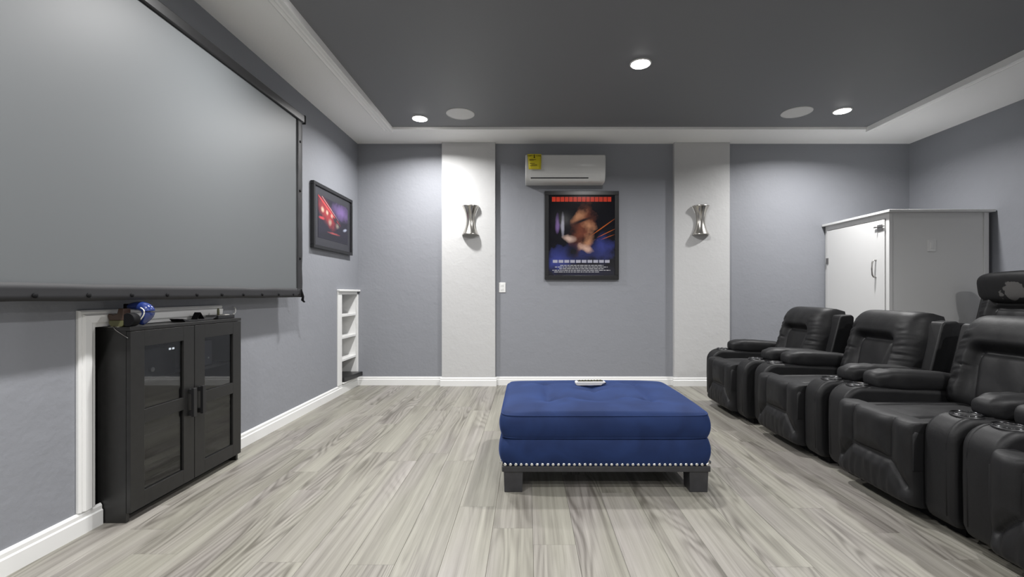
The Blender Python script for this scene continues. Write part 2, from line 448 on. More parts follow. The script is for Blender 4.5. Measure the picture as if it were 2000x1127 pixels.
bm = bmesh.new(); prism(bm, [(TY1 + .012, ZS - .006), (TY1 - .006, ZS - .006), (TY1 - .006, ZS + .02), (TY1, ZS + .02), (TY1, ZS), (TY1 + .012, ZS)], 'x', TX0, TX1)
struct(obj('trim_3', bm, M['soffit']), 'slim white edge along the tray on the poster side')

# baseboards
BB = [(0, 0), (.016, 0), (.016, .066), (.011, .072), (.011, .088), (.005, .098), (0, .098)]
bm = bmesh.new()
for a, b_ in ((YF, 2.06), (2.882, YB)): prism(bm, [(XL + d, z) for d, z in BB], 'y', a, b_)
struct(obj('baseboard_left', bm, M['trim']))
bm = bmesh.new()
xs = [XL, PIL[0][0], PIL[0][1], PIL[1][0], PIL[1][1], 3.44]
for a, b_, yy in ((xs[0], xs[1], YB), (xs[1] - .016, xs[2] + .016, YP), (xs[2], xs[3], YB), (xs[3] - .016, xs[4] + .016, YP), (xs[4], xs[5], YB)):
    prism(bm, [(yy - d, z) for d, z in BB], 'x', a, b_)
for xx, s in ((xs[1], -1), (xs[2], 1), (xs[3], -1), (xs[4], 1)): prism(bm, [(xx + s * d, z) for d, z in BB], 'y', YP, YB)
struct(obj('baseboard_back', bm, M['trim']))
bm = bmesh.new(); prism(bm, [(XR - d, z) for d, z in BB], 'y', YF, 4.25)
struct(obj('baseboard_right', bm, M['trim']))

# casing round the cabinet alcove: a post and a head piece, mitred
def casing(wd):
    return [(0, 0), (0, .010), (.008, .016), (.016, .012), (.024, .020), (wd - .022, .016), (wd - .014, .010), (wd, .008), (wd, 0)]
bm = bmesh.new()
W = .078
for i in range(2):
    pr = casing(W)
    def P(d, t, end):
        # d: distance from the outer edge, t: thickness; the post (i=0) runs in z, the head (i=1) in y
        if i == 0: return (XL + t, NA[0] - W + d, (.100 if end == 0 else .990 - d))
        return (XL + t, (NA[0] - W + d if end == 0 else 2.865), .990 - d)
    A = [bm.verts.new(P(d, t, 0)) for d, t in pr]; B = [bm.verts.new(P(d, t, 1)) for d, t in pr]
    bm.faces.new(A); bm.faces.new(B[::-1])
    for k in range(len(pr)): bm.faces.new((A[k], A[(k + 1) % len(pr)], B[(k + 1) % len(pr)], B[k]))
struct(obj('trim_4', bm, M['trim']), 'white moulded casing around the cabinet alcove')

# built-in shelf in the left wall
bs = thing('built_in_shelf', 'narrow white built-in shelf recessed in grey wall by the corner', 'shelf', (XL, 4.92, 0))
y0, y1, z0, z1 = NS[0] - 4.92, NS[1] - 4.92, NS[2], NS[3]
bm = bmesh.new(); box(bm, 0, .014, y0 - .095, y0, .100, 1.104); box(bm, 0, .014, y1, y1 + .04, .100, 1.06); box(bm, 0, .013, y0, y1, z1, 1.104)
obj('face_frame', bm, M['trim'], bs, .003)
bx('head_moulding', M['trim'], bs, 0, .034, y0 - .10, y1 + .045, 1.085, 1.108, .006)
bx('back_panel', M['trim'], bs, -.296, -.28, y0 + .002, y1 - .002, z0 + .002, z1 - .002)
for a, b_ in ((y0 + .002, y0 + .012), (y1 - .012, y1 - .002)): bx('side_panel', M['trim'], bs, -.28, 0, a, b_, z0 + .002, z1 - .002)
bx('bottom_board', M['trim'], bs, -.28, .03, y0 + .002, y1 - .002, z0 + .001, z0 + .013)
for z in (.827, .591, .35): bx('shelf_board', M['trim'], bs, -.28, .004, y0 + .012, y1 - .012, z - .012, z + .012, .002)
br = thing('flat_black_box', 'flat black box with a short stub in the bottom of the built-in shelf', 'box', (XL, 4.92, .121))
bm = bmesh.new(); prism(bm, [(-.16, y0 + .02), (.03, y0 + .02), (.085, y1 - .02), (-.16, y1 - .02)], 'z', 0, .05)
obj('shell', bm, M['black'], br, .006)
bm = bmesh.new(); lathe(bm, [(.010, .049), (.009, .085), (.006, .088)], 12, (-.07, -.06, 0)); obj('stub', bm, M['black'], br, smooth=True, auto=40)

# ------------------------------------------------------------------ ceiling fixtures
def downlight(x, y, label, group='recessed ceiling lights'):
    t = thing('recessed_light', label, 'ceiling light', (x, y, ZC), 0, group)
    bm = bmesh.new(); lathe(bm, [(.082, 0), (.082, -.005), (.078, -.008), (.072, -.008), (.071, -.003)], 40); obj('trim_ring', bm, M['trim'], t, smooth=True, auto=40)
    bm = bmesh.new(); lathe(bm, [(.070, -.002), (.068, -.009), (.055, -.013), (.02, -.0155), (.001, -.016)], 40); obj('lens', bm, M['lens'], t, smooth=True)
    li = bpy.data.lights.new('downlight', 'AREA'); li.shape = 'DISK'; li.size = .13; li.energy = LIGHT_W; li.color = (1, .992, .985); li.spread = math.radians(156)
    lo = bpy.data.objects.new('lamp', li); COL.objects.link(lo); lo.parent = t; lo.location = (0, 0, -.019)
    return t
downlight(-1.085, 4.475, 'lit recessed light beside the round ceiling speaker nearest the screen')
downlight(3.026, 4.287, 'lit recessed light beside the round ceiling speaker above the recliners')
downlight(.862, 3.408, 'lit recessed light alone in the middle of the charcoal ceiling')
REST = 'unseen recessed light in the charcoal ceiling over the rear half of the room'  # out-of-view lamps; all but the first added to light the room
for x, y in ((-1.10, 2.56), (-1.10, .65), (3.02, .60), (-1.10, -1.25), (3.02, -1.25), (.862, -.30)): downlight(x, y, REST)
for x, y, lab in ((-.661, 4.36, 'round white flush ceiling speaker nearest the screen wall'), (2.609, 4.323, 'round white flush ceiling speaker above the row of recliners')):
    t = thing('ceiling_speaker', lab, 'speaker', (x, y, ZC), 0, 'ceiling speakers')
    bm = bmesh.new(); lathe(bm, [(.138, 0), (.138, -.004), (.134, -.007), (.128, -.007), (.128, 0)], 48); obj('rim', bm, M['grille'], t, smooth=True, auto=40)
    bm = bmesh.new(); lathe(bm, [(.1275, -.001), (.1275, -.005), (.08, -.0065), (.001, -.007)], 48); obj('grille', bm, M['grille'], t, smooth=True, auto=40)

# ------------------------------------------------------------------ projection screen
SX, SY0, SY1, SZ0, SZ1 = -1.862, 1.33, 3.665, 1.035, 2.535
ps = thing('projection_screen', 'large grey projection screen with black webbing border on the left wall', 'screen', (SX, 2.5, SZ0))
oy = lambda y: y - 2.5
oz = lambda z: z - SZ0
bx('fabric', M['screen'], ps, -.004, 0, oy(SY0 + .07), oy(3.60), oz(1.085), oz(2.49))
def strip(name, ya, yb, za, zb, n, axis):
    bm = bmesh.new(); ca = []
    for i in range(n + 1):
        f = i / n
        row = []
        for j in range(4):
            g = j / 3
            if axis == 'y': y = ya + (yb - ya) * f; z = za + (zb - za) * g
            else: z = za + (zb - za) * f; y = ya + (yb - ya) * g
            wob = .0035 * noise.noise(Vector((y * 9, z * 9, 3)))
            dz = .004 * noise.noise(Vector((y * 4, 5, z * 4))) if (axis == 'y' and j in (0, 3)) else 0
            dy = .004 * noise.noise(Vector((z * 5, 2, 9))) if (axis == 'z' and j in (0, 3)) else 0
            row.append(bm.verts.new((.006 + wob, oy(y + dy), oz(z + dz))))
        ca.append(row)
    for a, b_ in zip(ca, ca[1:]):
        for j in range(3): bm.faces.new((a[j], b_[j], b_[j + 1], a[j + 1]))
    o = obj(name, bm, M['blacknylon'], ps, smooth=True)
    s = o.modifiers.new('thick', 'SOLIDIFY'); s.thickness = .003; s.offset = 0
    return o
low = strip('bottom_border', SY0, SY1, 1.035, 1.106, 60, 'y')
strip('side_border', 3.585, 3.662, 1.05, 2.49, 40, 'z'); strip('side_border', SY0, SY0 + .077, 1.05, 2.49, 40, 'z')
bm = bmesh.new(); prism(bm, [(-.022, oz(2.470)), (.012, oz(2.470)), (.018, oz(2.476)), (.018, oz(2.529)), (.012, oz(2.535)), (-.022, oz(2.535))], 'y', oy(SY0 - .01), oy(3.68))
rail = obj('top_rail', bm, M['black'], ps, .003)
bx('rail_end_cap', M['matte'], ps, -.026, .022, oy(3.68), oy(3.70), oz(2.466), oz(2.539), .006)
for y in (1.75, 2.75, 3.5): bx('wall_bracket', M['black'], ps, XL - SX + .001, -.022, oy(y), oy(y + .04), oz(2.48), oz(2.52))
bm = bmesh.new(); lathe(bm, [(.010, 0), (.010, .003), (.006, .006), (.001, .0065)], 14, axis='x'); sn = obj('snap', bm, M['matte'], low, smooth=True)
sn.location = (.008, oy(3.52), oz(1.058))
y = 3.52
while y > 1.6:
    y -= .205; share(sn, low, (.008, oy(y), oz(1.058)))
for z in (1.35, 1.9, 2.3): share(sn, ps, (.008, oy(3.625), oz(z)))
bm = bmesh.new(); tube(bm, [(.006, oy(3.645), oz(1.10)), (.012, oy(3.665), oz(1.04)), (.01, oy(3.66), oz(1.01)), (.012, oy(3.685), oz(.995))], [.010, .012, .012, .010], 8, flat=.5)
obj('corner_strap', bm, M['matte'], ps, smooth=True)

# ------------------------------------------------------------------ framed pictures
def picture(name, label, w, h, fr, fm, pm, loc, rot, depth=.028, mat_w=0):
    """local: x right, y up, z out of the wall"""
    t = thing(name, label, 'picture', loc); t.rotation_euler = rot
    for nm, (a, b_, c, d) in (('frame_rail', (-w / 2, w / 2, h / 2 - fr, h / 2)), ('frame_rail', (-w / 2, w / 2, -h / 2, -h / 2 + fr)), ('frame_stile', (-w / 2, -w / 2 + fr, -h / 2 + fr, h / 2 - fr)), ('frame_stile', (w / 2 - fr, w / 2, -h / 2 + fr, h / 2 - fr))):
        bx(nm, fm, t, a, b_, c, d, 0, depth, .003)
    pw, ph = w - 2 * fr, h - 2 * fr
    if mat_w:
        bx('mount', M['mount'], t, -pw / 2, pw / 2, -ph / 2, ph / 2, .002, depth - .014)
        pw -= 2 * mat_w; ph -= 2 * mat_w
    bx('print', pm, t, -pw / 2, pw / 2, -ph / 2, ph / 2, .003, depth - .012)
    return t, pw, ph, depth - .012
M['mount'] = mat('dark_grey_mount', (.035, .035, .042), .15)
R_, BL, OR, SK, GY, PU = (.55, .035, .02), (.035, .045, .20), (.45, .10, .02), (.42, .20, .11), (.30, .30, .36), (.16, .10, .26)
poster = print_mat('abstract_poster_print', [
    (BL, .16, .20, .26, .17, .3, .7, 1.2), (BL, .80, .34, .24, .20, -.5, .8, 1.3), ((.02, .025, .09), .5, .28, .5, .14, 0, .8, 1.2),
    (OR, .82, .60, .28, .008, .62, .6, .2), (OR, .88, .53, .19, .006, .45, .6, .2), (OR, .90, .48, .13, .005, .36, .6, .2),
    (PU, .13, .64, .04, .15, 0, .7, .8), (GY, .21, .62, .035, .17, 0, .6, .8),
    ((.16, .05, .03), .52, .62, .20, .34, -.25, .9, 1.6), (SK, .46, .74, .16, .07, .7, .9, 1.6), (SK, .60, .62, .15, .08, -.6, .9, 1.7), (SK, .60, .42, .20, .09, .9, .9, 1.6), ((.55, .36, .28), .56, .34, .14, .06, -.4, .9, 1.5),
    ((.50, .36, .30), .30, .46, .13, .05, -.2, .9, 1.4), ((.01, .01, .014), .50, .68, .22, .025, .35, .8, 1.0), ((.01, .01, .014), .36, .30, .12, .10, 0, .8, 1.2),
    ((.014, .014, .03), .5, .05, .62, .11, 0, .6, .3), (BL, .15, .11, .07, .05, 0, .8, .6)], (.006, .006, .009), .76, .93)
po, pw, ph, pz = picture('poster', 'tall black-framed poster with red, flesh and blue patches below the air conditioner', .858, 1.022, .046, M['frame'], poster, (.624, YB - .001, 1.738), (PI / 2, 0, 0), .032)
M['red'] = mat('red_print', (.62, .045, .02), .15); M['silver'] = mat('silver_print', (.33, .33, .40), .2); M['pale'] = mat('pale_print', (.40, .40, .42), .2)
bm = bmesh.new()
for k in range(14): a = -.345 + k * .0495; box(bm, a, a + .043, .39, .445, pz, pz + .0006)
obj('red_band', bm, M['red'], po)
bm = bmesh.new()
for k in range(10): a = -.335 + k * .067; box(bm, a, a + .055, -.318, -.285, pz, pz + .0006)
obj('silver_band', bm, M['silver'], po)
bm = bmesh.new()
for r_, (a, b_) in enumerate(((-.25, .25), (-.31, .30), (-.26, .26), (-.34, .33), (-.32, .20))):
    x = a
    while x < b_:
        l = random.uniform(.015, .05); box(bm, x, min(x + l, b_), -.352 - r_ * .019, -.344 - r_ * .019, pz, pz + .0005); x += l + .007
obj('fine_print_band', bm, M['pale'], po)
street = print_mat('abstract_night_print', [
    (PU, .75, .80, .40, .28, 0, .9, .8), ((.30, .03, .035), .26, .64, .42, .30, -.5, .7, .6), ((.62, .06, .06), .30, .77, .52, .035, -.42, .5, .25), ((.75, .36, .33), .32, .84, .50, .010, -.45, .5, .15),
    ((.65, .45, .33), .12, .70, .06, .09, 0, .8, .7), ((.60, .48, .36), .27, .66, .05, .08, 0, .8, .8), ((.55, .38, .30), .42, .62, .05, .07, 0, .8, .8),
    ((.55, .05, .06), .10, .48, .12, .05, 0, .7, .8), ((.35, .25, .20), .36, .44, .07, .10, .2, .9, 1.0), ((.25, .22, .18), .62, .40, .09, .10, 0, .9, 1.0),
    ((.02, .02, .03), .55, .55, .10, .12, 0, .8, .8), ((.35, .38, .48), .90, .36, .10, .05, .2, .8, .9), ((.30, .06, .06), .5, .17, .26, .035, 0, .8, .8), ((.012, .012, .018), .45, .06, .7, .10, 0, .7, .5)],
    (.016, .014, .026), .66, .38)
picture('framed_picture', 'wide black-framed night picture with red glow on the screen wall', .895, .612, .032, M['frame'], street, (XL + .004, 4.492, 1.790), (PI / 2, 0, PI / 2), .034, .075)

# ------------------------------------------------------------------ air conditioner
ac = thing('air_conditioner', 'white wall-mounted split air conditioner above the poster', 'air conditioner', (.42, YB, 2.317))
hw = .449
body = [(0, .0), (-.13, .0), (-.165, .012), (-.192, .045), (-.206, .095), (-.214, .16), (-.212, .25), (-.200, .292), (-.175, .306), (0, .308)]
bm = bmesh.new(); prism(bm, [(y + .001 * 0 - .001, z) for y, z in body], 'x', -hw, hw); obj('housing', bm, M['acwhite'], ac, .010, 3)
bm = bmesh.new(); prism(bm, [(-.207, .108), (-.217, .16), (-.215, .25), (-.203, .289), (-.198, .289), (-.200, .1)], 'x', -hw + .012, hw - .012); obj('front_panel', bm, M['acwhite'], ac, .004)
bm = bmesh.new(); prism(bm, [(-.160, .012), (-.168, .012), (-.1955, .045), (-.2085, .09), (-.202, .092), (-.186, .048)], 'x', -hw + .055, hw - .055); obj('flap', bm, M['acwhite'], ac, .002)
bm = bmesh.new(); prism(bm, [(-.185, .030), (-.1875, .0325), (-.1935, .0385), (-.185, .045)], 'x', -hw + .06, hw - .19)
obj('outlet_slot', bm, M['matte'], ac).location = (0, -.004, .006)
bm = bmesh.new()
for k in range(6): box(bm, -.035 + k * .012, -.0265 + k * .012, -.2165, -.212, .168, .179)
obj('maker_mark', bm, M['handle'], ac)
bx('display_strip', M['plate'], ac, .042, .085, -.2165, -.212, .168, .176, .001)
tg = thing('energy_tag', 'yellow paper energy label hung on the air conditioner', 'label', (.072, YB, 2.317))
bm = bmesh.new(); rows = []
for i in range(9):
    f = i / 8; z = .300 - .172 * f; yy = -.221 - .010 * math.sin(f * PI) - .006 * f
    rows.append([bm.verts.new((xx * (1 - .12 * f) + .006 * f, yy - .004 * (1 - (xx / .078) ** 2), z)) for xx in (-.078, -.04, 0, .04, .078)])
for a, b_ in zip(rows, rows[1:]):
    for j in range(4): bm.faces.new((a[j], a[j + 1], b_[j + 1], b_[j]))
card = obj('card', bm, M['yellow'], tg, smooth=True); s = card.modifiers.new('thick', 'SOLIDIFY'); s.thickness = .0008
bx('hang_tab', M['yellow'], tg, -.05, .05, -.222, -.20, .299, .3005)
text_mesh('heading', 'ENERGY', .021, M['matte'], tg, (-.040, -.2295, .278), (PI / 2, 0, 0)); text_mesh('heading', 'GUIDE', .021, M['matte'], tg, (.042, -.2295, .278), (PI / 2, 0, 0))
bm = bmesh.new(); prism(bm, [(-.004, .290), (.004, .290), (.004, .262), (.010, .262), (0, .248), (-.010, .262), (-.004, .262)], 'y', -.2345, -.2325); obj('arrow', bm, M['matte'], tg)
M['ink'] = mat('brown_ink', (.16, .11, .01), .6)
bm = bmesh.new()
for z, a, b_ in ((.234, -.055, .02), (.226, -.055, -.005), (.190, -.05, .005), (.178, -.03, .03), (.166, -.05, .03)): box(bm, a, b_, -.2390, -.2375, z - .0025, z + .0025)
obj('small_print', bm, M['ink'], tg)['kind'] = 'stuff'

# ------------------------------------------------------------------ sconces
def sconce_mesh():
    bm = bmesh.new(); h = .335; nz, na = 24, 28; rings = []
    for j in range(nz + 1):
        z = h * j / nz; q = (2 * j / nz - 1)
        r = .046 + .050 * abs(q) ** 2.0
        rings.append([bm.verts.new((r * math.cos(PI * k / na), -.004 - r * .95 * math.sin(PI * k / na), z)) for k in range(na + 1)])
    for A, B in zip(rings, rings[1:]):
        for k in range(na): bm.faces.new((A[k], A[k + 1], B[k + 1], B[k]))
    return bm
for x, lab in ((-.660, 'flared brushed-steel wall sconce on the pilaster nearest the screen'), (1.985, 'flared brushed-steel wall sconce on the pilaster beside the recliners')):
    t = thing('wall_sconce', lab, 'sconce', (x, YP, 1.735), 0, 'brushed-steel sconces')
    sh = obj('shade', sconce_mesh(), M['steel'], t, smooth=True); s = sh.modifiers.new('thick', 'SOLIDIFY'); s.thickness = .002; s.offset = -1
    bx('back_plate', M['steel'], t, -.04, .04, -.006, -.0005, .10, .235, .002)
    bm = bmesh.new(); lathe(bm, [(.016, .12), (.016, .17), (.011, .175), (.012, .20), (.018, .225), (.014, .245), (.001, .250)], 16, (0, -.03, 0)); obj('bulb', bm, M['cream'], t, smooth=True, auto=50)

def plate(name, label, cat, loc, slots):
    t = thing(name, label, cat, loc)
    bx('cover_plate', M['plate'], t, -.039, .039, -.007, -.0005, -.058, .058, .003)
    if slots == 'outlet':
        for dz in (-.022, .022):
            f = bx('socket_face', M['plate'], t, -.017, .017, -.0095, -.006, dz - .015, dz + .015, .004)
            for dx in (-.007, .007): bx('slot', M['matte'], f, dx - .0015, dx + .0015, -.0102, -.009, dz - .003, dz + .008)
    else:
        bx('rocker_frame', M['plate'], t, -.017, .017, -.0085, -.006, -.034, .034, .001)
        bx('rocker', M['plate'], t, -.013, .013, -.012, -.008, -.028, .028, .003)
    return t
plate('wall_outlet', 'white double wall outlet low on the grey panel under the poster', 'outlet', (-.298, YB, 1.135), 'outlet')
plate('switch_plate', 'white wall plate on the front of the white cupboard', 'switch', (3.854, 4.255, 1.521), 'switch')

# ------------------------------------------------------------------ white corner cupboard
CXF, CYF, CT = 3.45, 4.255, 1.862
cu = thing('corner_cupboard', 'white painted corner cupboard with flat top behind the recliners', 'cupboard', (CXF, CYF, 0))
w_, d_ = XR - .012 - CXF, YB - .002 - CYF
bm = bmesh.new(); box(bm, 0, w_ - .03, 0, .02, .001, CT - .024); obj('front_panel', bm, M['cupb'], cu)
bx('corner_post', M['cupb'], cu, -.004, .03, -.006, .035, .001, CT - .024, .004)
bx('end_batten', M['cupb'], cu, w_ - .075, w_ - .03, -.010, 0, .001, CT - .024, .002)
bx('hinge_post', M['cupb'], cu, 0, .03, d_ - .05, d_ - .012, .001, CT - .024, .002)
bx('header_rail', M['cupb'], cu, 0, .02, .035, d_ - .05, CT - .075, CT - .024)
bx('top_board', M['cupb'], cu, -.035, w_, -.045, d_ - .004, CT - .024, CT, .003)
dr = bx('door', M['cupb'], cu, -.012, .008, .040, d_ - .054, .04, CT - .082, .002)
hy = 4.40 - CYF
bm = bmesh.new(); tube(bm, [(-.012, hy, 1.225), (-.036, hy, 1.228), (-.048, hy, 1.25), (-.053, hy, 1.31), (-.048, hy, 1.37), (-.036, hy, 1.392), (-.012, hy, 1.395)], .007, 10); obj('handle', bm, M['handle'], dr, smooth=True, auto=60)
lt = bx('latch', M['handle'], dr, -.018, -.012, .06, .125, 1.675, 1.735, .002)
bm = bmesh.new(); tube(bm, [(-.024, .03, 1.715), (-.024, .155, 1.715)], .006, 10); tube(bm, [(-.024, .12, 1.715), (-.045, .12, 1.715)], .004, 8); obj('latch_bolt', bm, M['handle'], dr, smooth=True, auto=60)
for z in (.35, 1.40): bx('hinge', M['handle'], dr, -.017, -.012, d_ - .085, d_ - .045, z, z + .07, .001)

# ------------------------------------------------------------------ media cabinet
CY0, CY1, CTOP, CF = 2.065, 2.862, .909, -1.842
mc = thing('media_cabinet', 'black two-door cabinet with glass panes set into the wall alcove', 'cabinet', (CF, (CY0 + CY1) / 2, 0))
lw = (CY1 - CY0) / 2; dp = -.355
BW = M['blackwood']
for a, b_ in ((-lw, -lw + .018), (lw - .018, lw)): bx('side_panel', BW, mc, dp, -.022, a, b_, .0005, CTOP - .018, .001)
bx('top_panel', BW, mc, dp, -.001, -lw - .001, lw + .001, CTOP - .018, CTOP, .0015)
bx('bottom_panel', BW, mc, dp, -.026, -lw + .018, lw - .018, .06, .078)
bx('plinth', BW, mc, -.09, -.072, -lw + .018, lw - .018, .0005, .06)
bx('back_panel', BW, mc, dp, dp + .006, -lw + .018, lw - .018, .06, CTOP - .018)
for z in (.62, .35): bx('inner_shelf', BW, mc, dp + .006, -.05, -lw + .018, lw - .018, z, z + .016)
for sgn_ in (-1, 1):
    a, b_ = (-lw + .001, -.002) if sgn_ < 0 else (.002, lw - .001)
    dz0, dz1 = .045, CTOP - .021
    d = thing('door', '', '', (0, 0, 0)); del d['label'], d['category']; d.parent = mc
    st, ra = .076, .075
    for aa, bb in ((a, a + st), (b_ - st, b_)): bx('stile', BW, d, -.021, -.001, aa, bb, dz0, dz1, .0012)
    for aa, bb in ((dz0, dz0 + ra), (.442, .508), (dz1 - ra, dz1)): bx('rail', BW, d, -.021, -.0012, a + st, b_ - st, aa, bb, .0012)
    for aa, bb in ((dz0 + ra, .442), (.508, dz1 - ra)): bx('glass_pane', M['glass'], d, -.014, -.011, a + st, b_ - st, aa, bb)
    hy = -.034 if sgn_ < 0 else .034
    bm = bmesh.new(); box(bm, .014, .030, hy - .012, hy + .012, .395, .550); box(bm, -.001, .014, hy - .010, hy + .010, .400, .425); box(bm, -.001, .014, hy - .010, hy + .010, .520, .545)
    obj('handle', bm, M['black'], d, .002)
# devices behind the glass
dv = thing('media_player', 'dark device with two white display lights behind the cabinet glass', 'player', (CF - .16, 2.27, .6365))
bx('case', M['black'], dv, -.12, .10, -.12, .14, 0, .15, .004)
for k in range(2): bx('display_light', M['led'], dv, .100, .1015, .090 + k * .022, .103 + k * .022, .130, .140)
bm = bmesh.new(); lathe(bm, [(.012, .10), (.012, .108), (.001, .109)], 16, (0, -.02, .045), 'x'); obj('dial', bm, M['handle'], dv, smooth=True, auto=40)
dv = thing('speaker_box', 'small grey box on the upper shelf behind the cabinet glass', 'box', (CF - .16, 2.64, .6365))
bx('case', M['mount'], dv, -.11, .09, -.10, .06, 0, .15, .004); bx('front_mark', M['handle'], dv, .09, .091, .02, .032, .04, .05)

# things on top of the cabinet
ZT = CTOP
o1 = thing('tape_dispenser', 'brown and olive tabletop dispenser with black roll on the black cabinet', 'dispenser', (-1.90, 2.092, ZT + .001), 0)
bm = bmesh.new(); prism(bm, [(-.038, 0), (.012, 0), (.018, .010), (.018, .030), (-.048, .030), (-.050, .018)], 'y', -.022, .022); obj('foot', bm, M['olive'], o1, .003)
bm = bmesh.new(); prism(bm, [(-.050, .030), (.018, .030), (.018, .084), (-.006, .086), (-.012, .062), (-.028, .056), (-.052, .062), (-.057, .052)], 'y', -.020, .020); obj('body', bm, M['brown'], o1, .003)
bm = bmesh.new(); lathe(bm, [(.008, -.018), (.030, -.018), (.032, -.014), (.032, .014), (.030, .018), (.008, .018)], 32, (.036, .0, .0325), 'y'); obj('tape_roll', bm, M['matte'], o1, smooth=True, auto=40)
bx('base_card', M['cream'], o1, -.05, .0, -.026, .022, -.0008, -.0001)
o1b = thing('blue_handset', 'shiny blue arched plastic handset leaning on the black cabinet', 'handset', (-1.862, 2.150, ZT + .001), 0)
pth = [(-.060, .0, .090), (-.036, .0, .094), (-.002, .002, .092), (.024, .003, .078), (.026, .003, .056), (.012, .002, .033), (-.006, .0, .012)]
def smooth_path(p, n=5):
    p = [Vector(q) for q in p]; out = []
    for i in range(len(p) - 1):
        a, b, c, d = p[max(i - 1, 0)], p[i], p[i + 1], p[min(i + 2, len(p) - 1)]
        for k in range(n):
            t = k / n
            out.append(.5 * ((2 * b) + (c - a) * t + (2 * a - 5 * b + 4 * c - d) * t * t + (3 * b - a - 3 * c + d) * t ** 3))
    return out + [p[-1]]
sp_ = smooth_path(pth); nn = len(sp_)
bm = bmesh.new(); tube(bm, sp_, [.010 + .018 * math.sin(PI * min(.92, .12 + .8 * i / nn)) for i in range(nn)], 18, flat=.9)
for v in bm.verts: v.co.z = max(v.co.z, .0005)
bh = obj('shell', bm, M['blue'], o1b, smooth=True)
bm = bmesh.new(); tube(bm, [Vector(p) + Vector((.004, -.0275, 0)) for p in sp_[12:27]], .0028, 8); obj('pale_stripe', bm, M['cream'], o1b, smooth=True)
bx('dark_clip', M['matte'], o1b, -.080, -.052, -.014, .014, .078, .106, .004)
o2 = thing('black_tray', 'flat black tray holding a small folded card on the black cabinet', 'tray', (-1.905, 2.56, ZT + .001), 0)
bm = bmesh.new(); prism(bm, [(-.12, 0), (.09, 0), (.125, .016), (.121, .018), (.08, .006), (-.09, .006), (-.135, .018), (-.139, .016)], 'x', -.045, .03); obj('dish', bm, M['black'], o2, .001)
bm = bmesh.new(); prism(bm, [(.005, .0065), (.032, .046), (.034, .046), (.065, .0065), (.063, .0065), (.033, .0435), (.007, .0065)], 'x', -.035, .0); obj('folded_card', bm, M['matte'], o2)
bx('card_stub', M['cream'], o2, -.036, -.034, .040, .090, .0065, .040)
o3 = thing('small_black_receiver', 'slim black box with upright peg at the end of the black cabinet', 'receiver', (-1.905, 2.775, ZT + .001), 0)
bx('case', M['black'], o3, -.05, .03, -.075, .075, 0, .022, .003)
bm = bmesh.new(); lathe(bm, [(.007, .021), (.007, .050), (.004, .062), (.001, .064)], 12, (-.01, -.02, 0)); obj('peg', bm, M['olive'], o3, smooth=True, auto=50)
bx('paper_slip', M['cream'], o3, -.02, .02, .0, .04, .022, .0235)
cord = thing('thin_cable', 'thin pale cable hanging over the side of the black cabinet', 'cable', (-1.92, CY0, ZT))
bm = bmesh.new(); tube(bm, smooth_path([(-.015, .03, .003), (.0, .0, .003), (.012, -.0045, -.012), (.045, -.0045, -.035), (.07, -.0045, -.050)]), .0018, 6); obj('wire', bm, M['handle'], cord, smooth=True)
hk = thing('wall_hook', 'small white cable hook on grey wall past the black cabinet', 'hook', (XL, 2.985, .945))
bm = bmesh.new(); tube(bm, smooth_path([(.001, .01, .03), (.012, .01, .02), (.016, .004, -.005), (.010, -.008, -.022), (.016, -.016, -.010)]), .004, 8); obj('hook_body', bm, M['plate'], hk, smooth=True)

# ------------------------------------------------------------------ ottoman
OX0, OX1, OY0, OY1 = -.160, .998, 2.365, 3.285
oc = ((OX0 + OX1) / 2, (OY0 + OY1) / 2)
ot = thing('ottoman', 'large navy velvet tufted ottoman with nailhead trim and dark legs', 'ottoman', (*oc, 0))
hx, hy_ = (OX1 - OX0) / 2, (OY1 - OY0) / 2
V = M['velvet']
for sx in (-1, 1):
    for sy in (-1, 1):
        bm = bmesh.new(); xa, ya = sx * (hx - .082), sy * (hy_ - .07)
        s0, s1 = .048, .052
        A = [bm.verts.new((xa + a * s0, ya + b_ * s0, 0)) for a, b_ in ((-1, -1), (1, -1), (1, 1), (-1, 1))]
        B = [bm.verts.new((xa + a * s1, ya + b_ * s1, .13)) for a, b_ in ((-1, -1), (1, -1), (1, 1), (-1, 1))]
        bm.faces.new(A[::-1]); bm.faces.new(B)
        for k in range(4): bm.faces.new((A[k], A[(k + 1) % 4], B[(k + 1) % 4], B[k]))
        obj('leg', bm, M['legwood'], ot, .003)
bx('base_rail', M['legwood'], ot, -hx + .022, hx - .022, -hy_ + .012, hy_ - .012, .112, .142, .003)
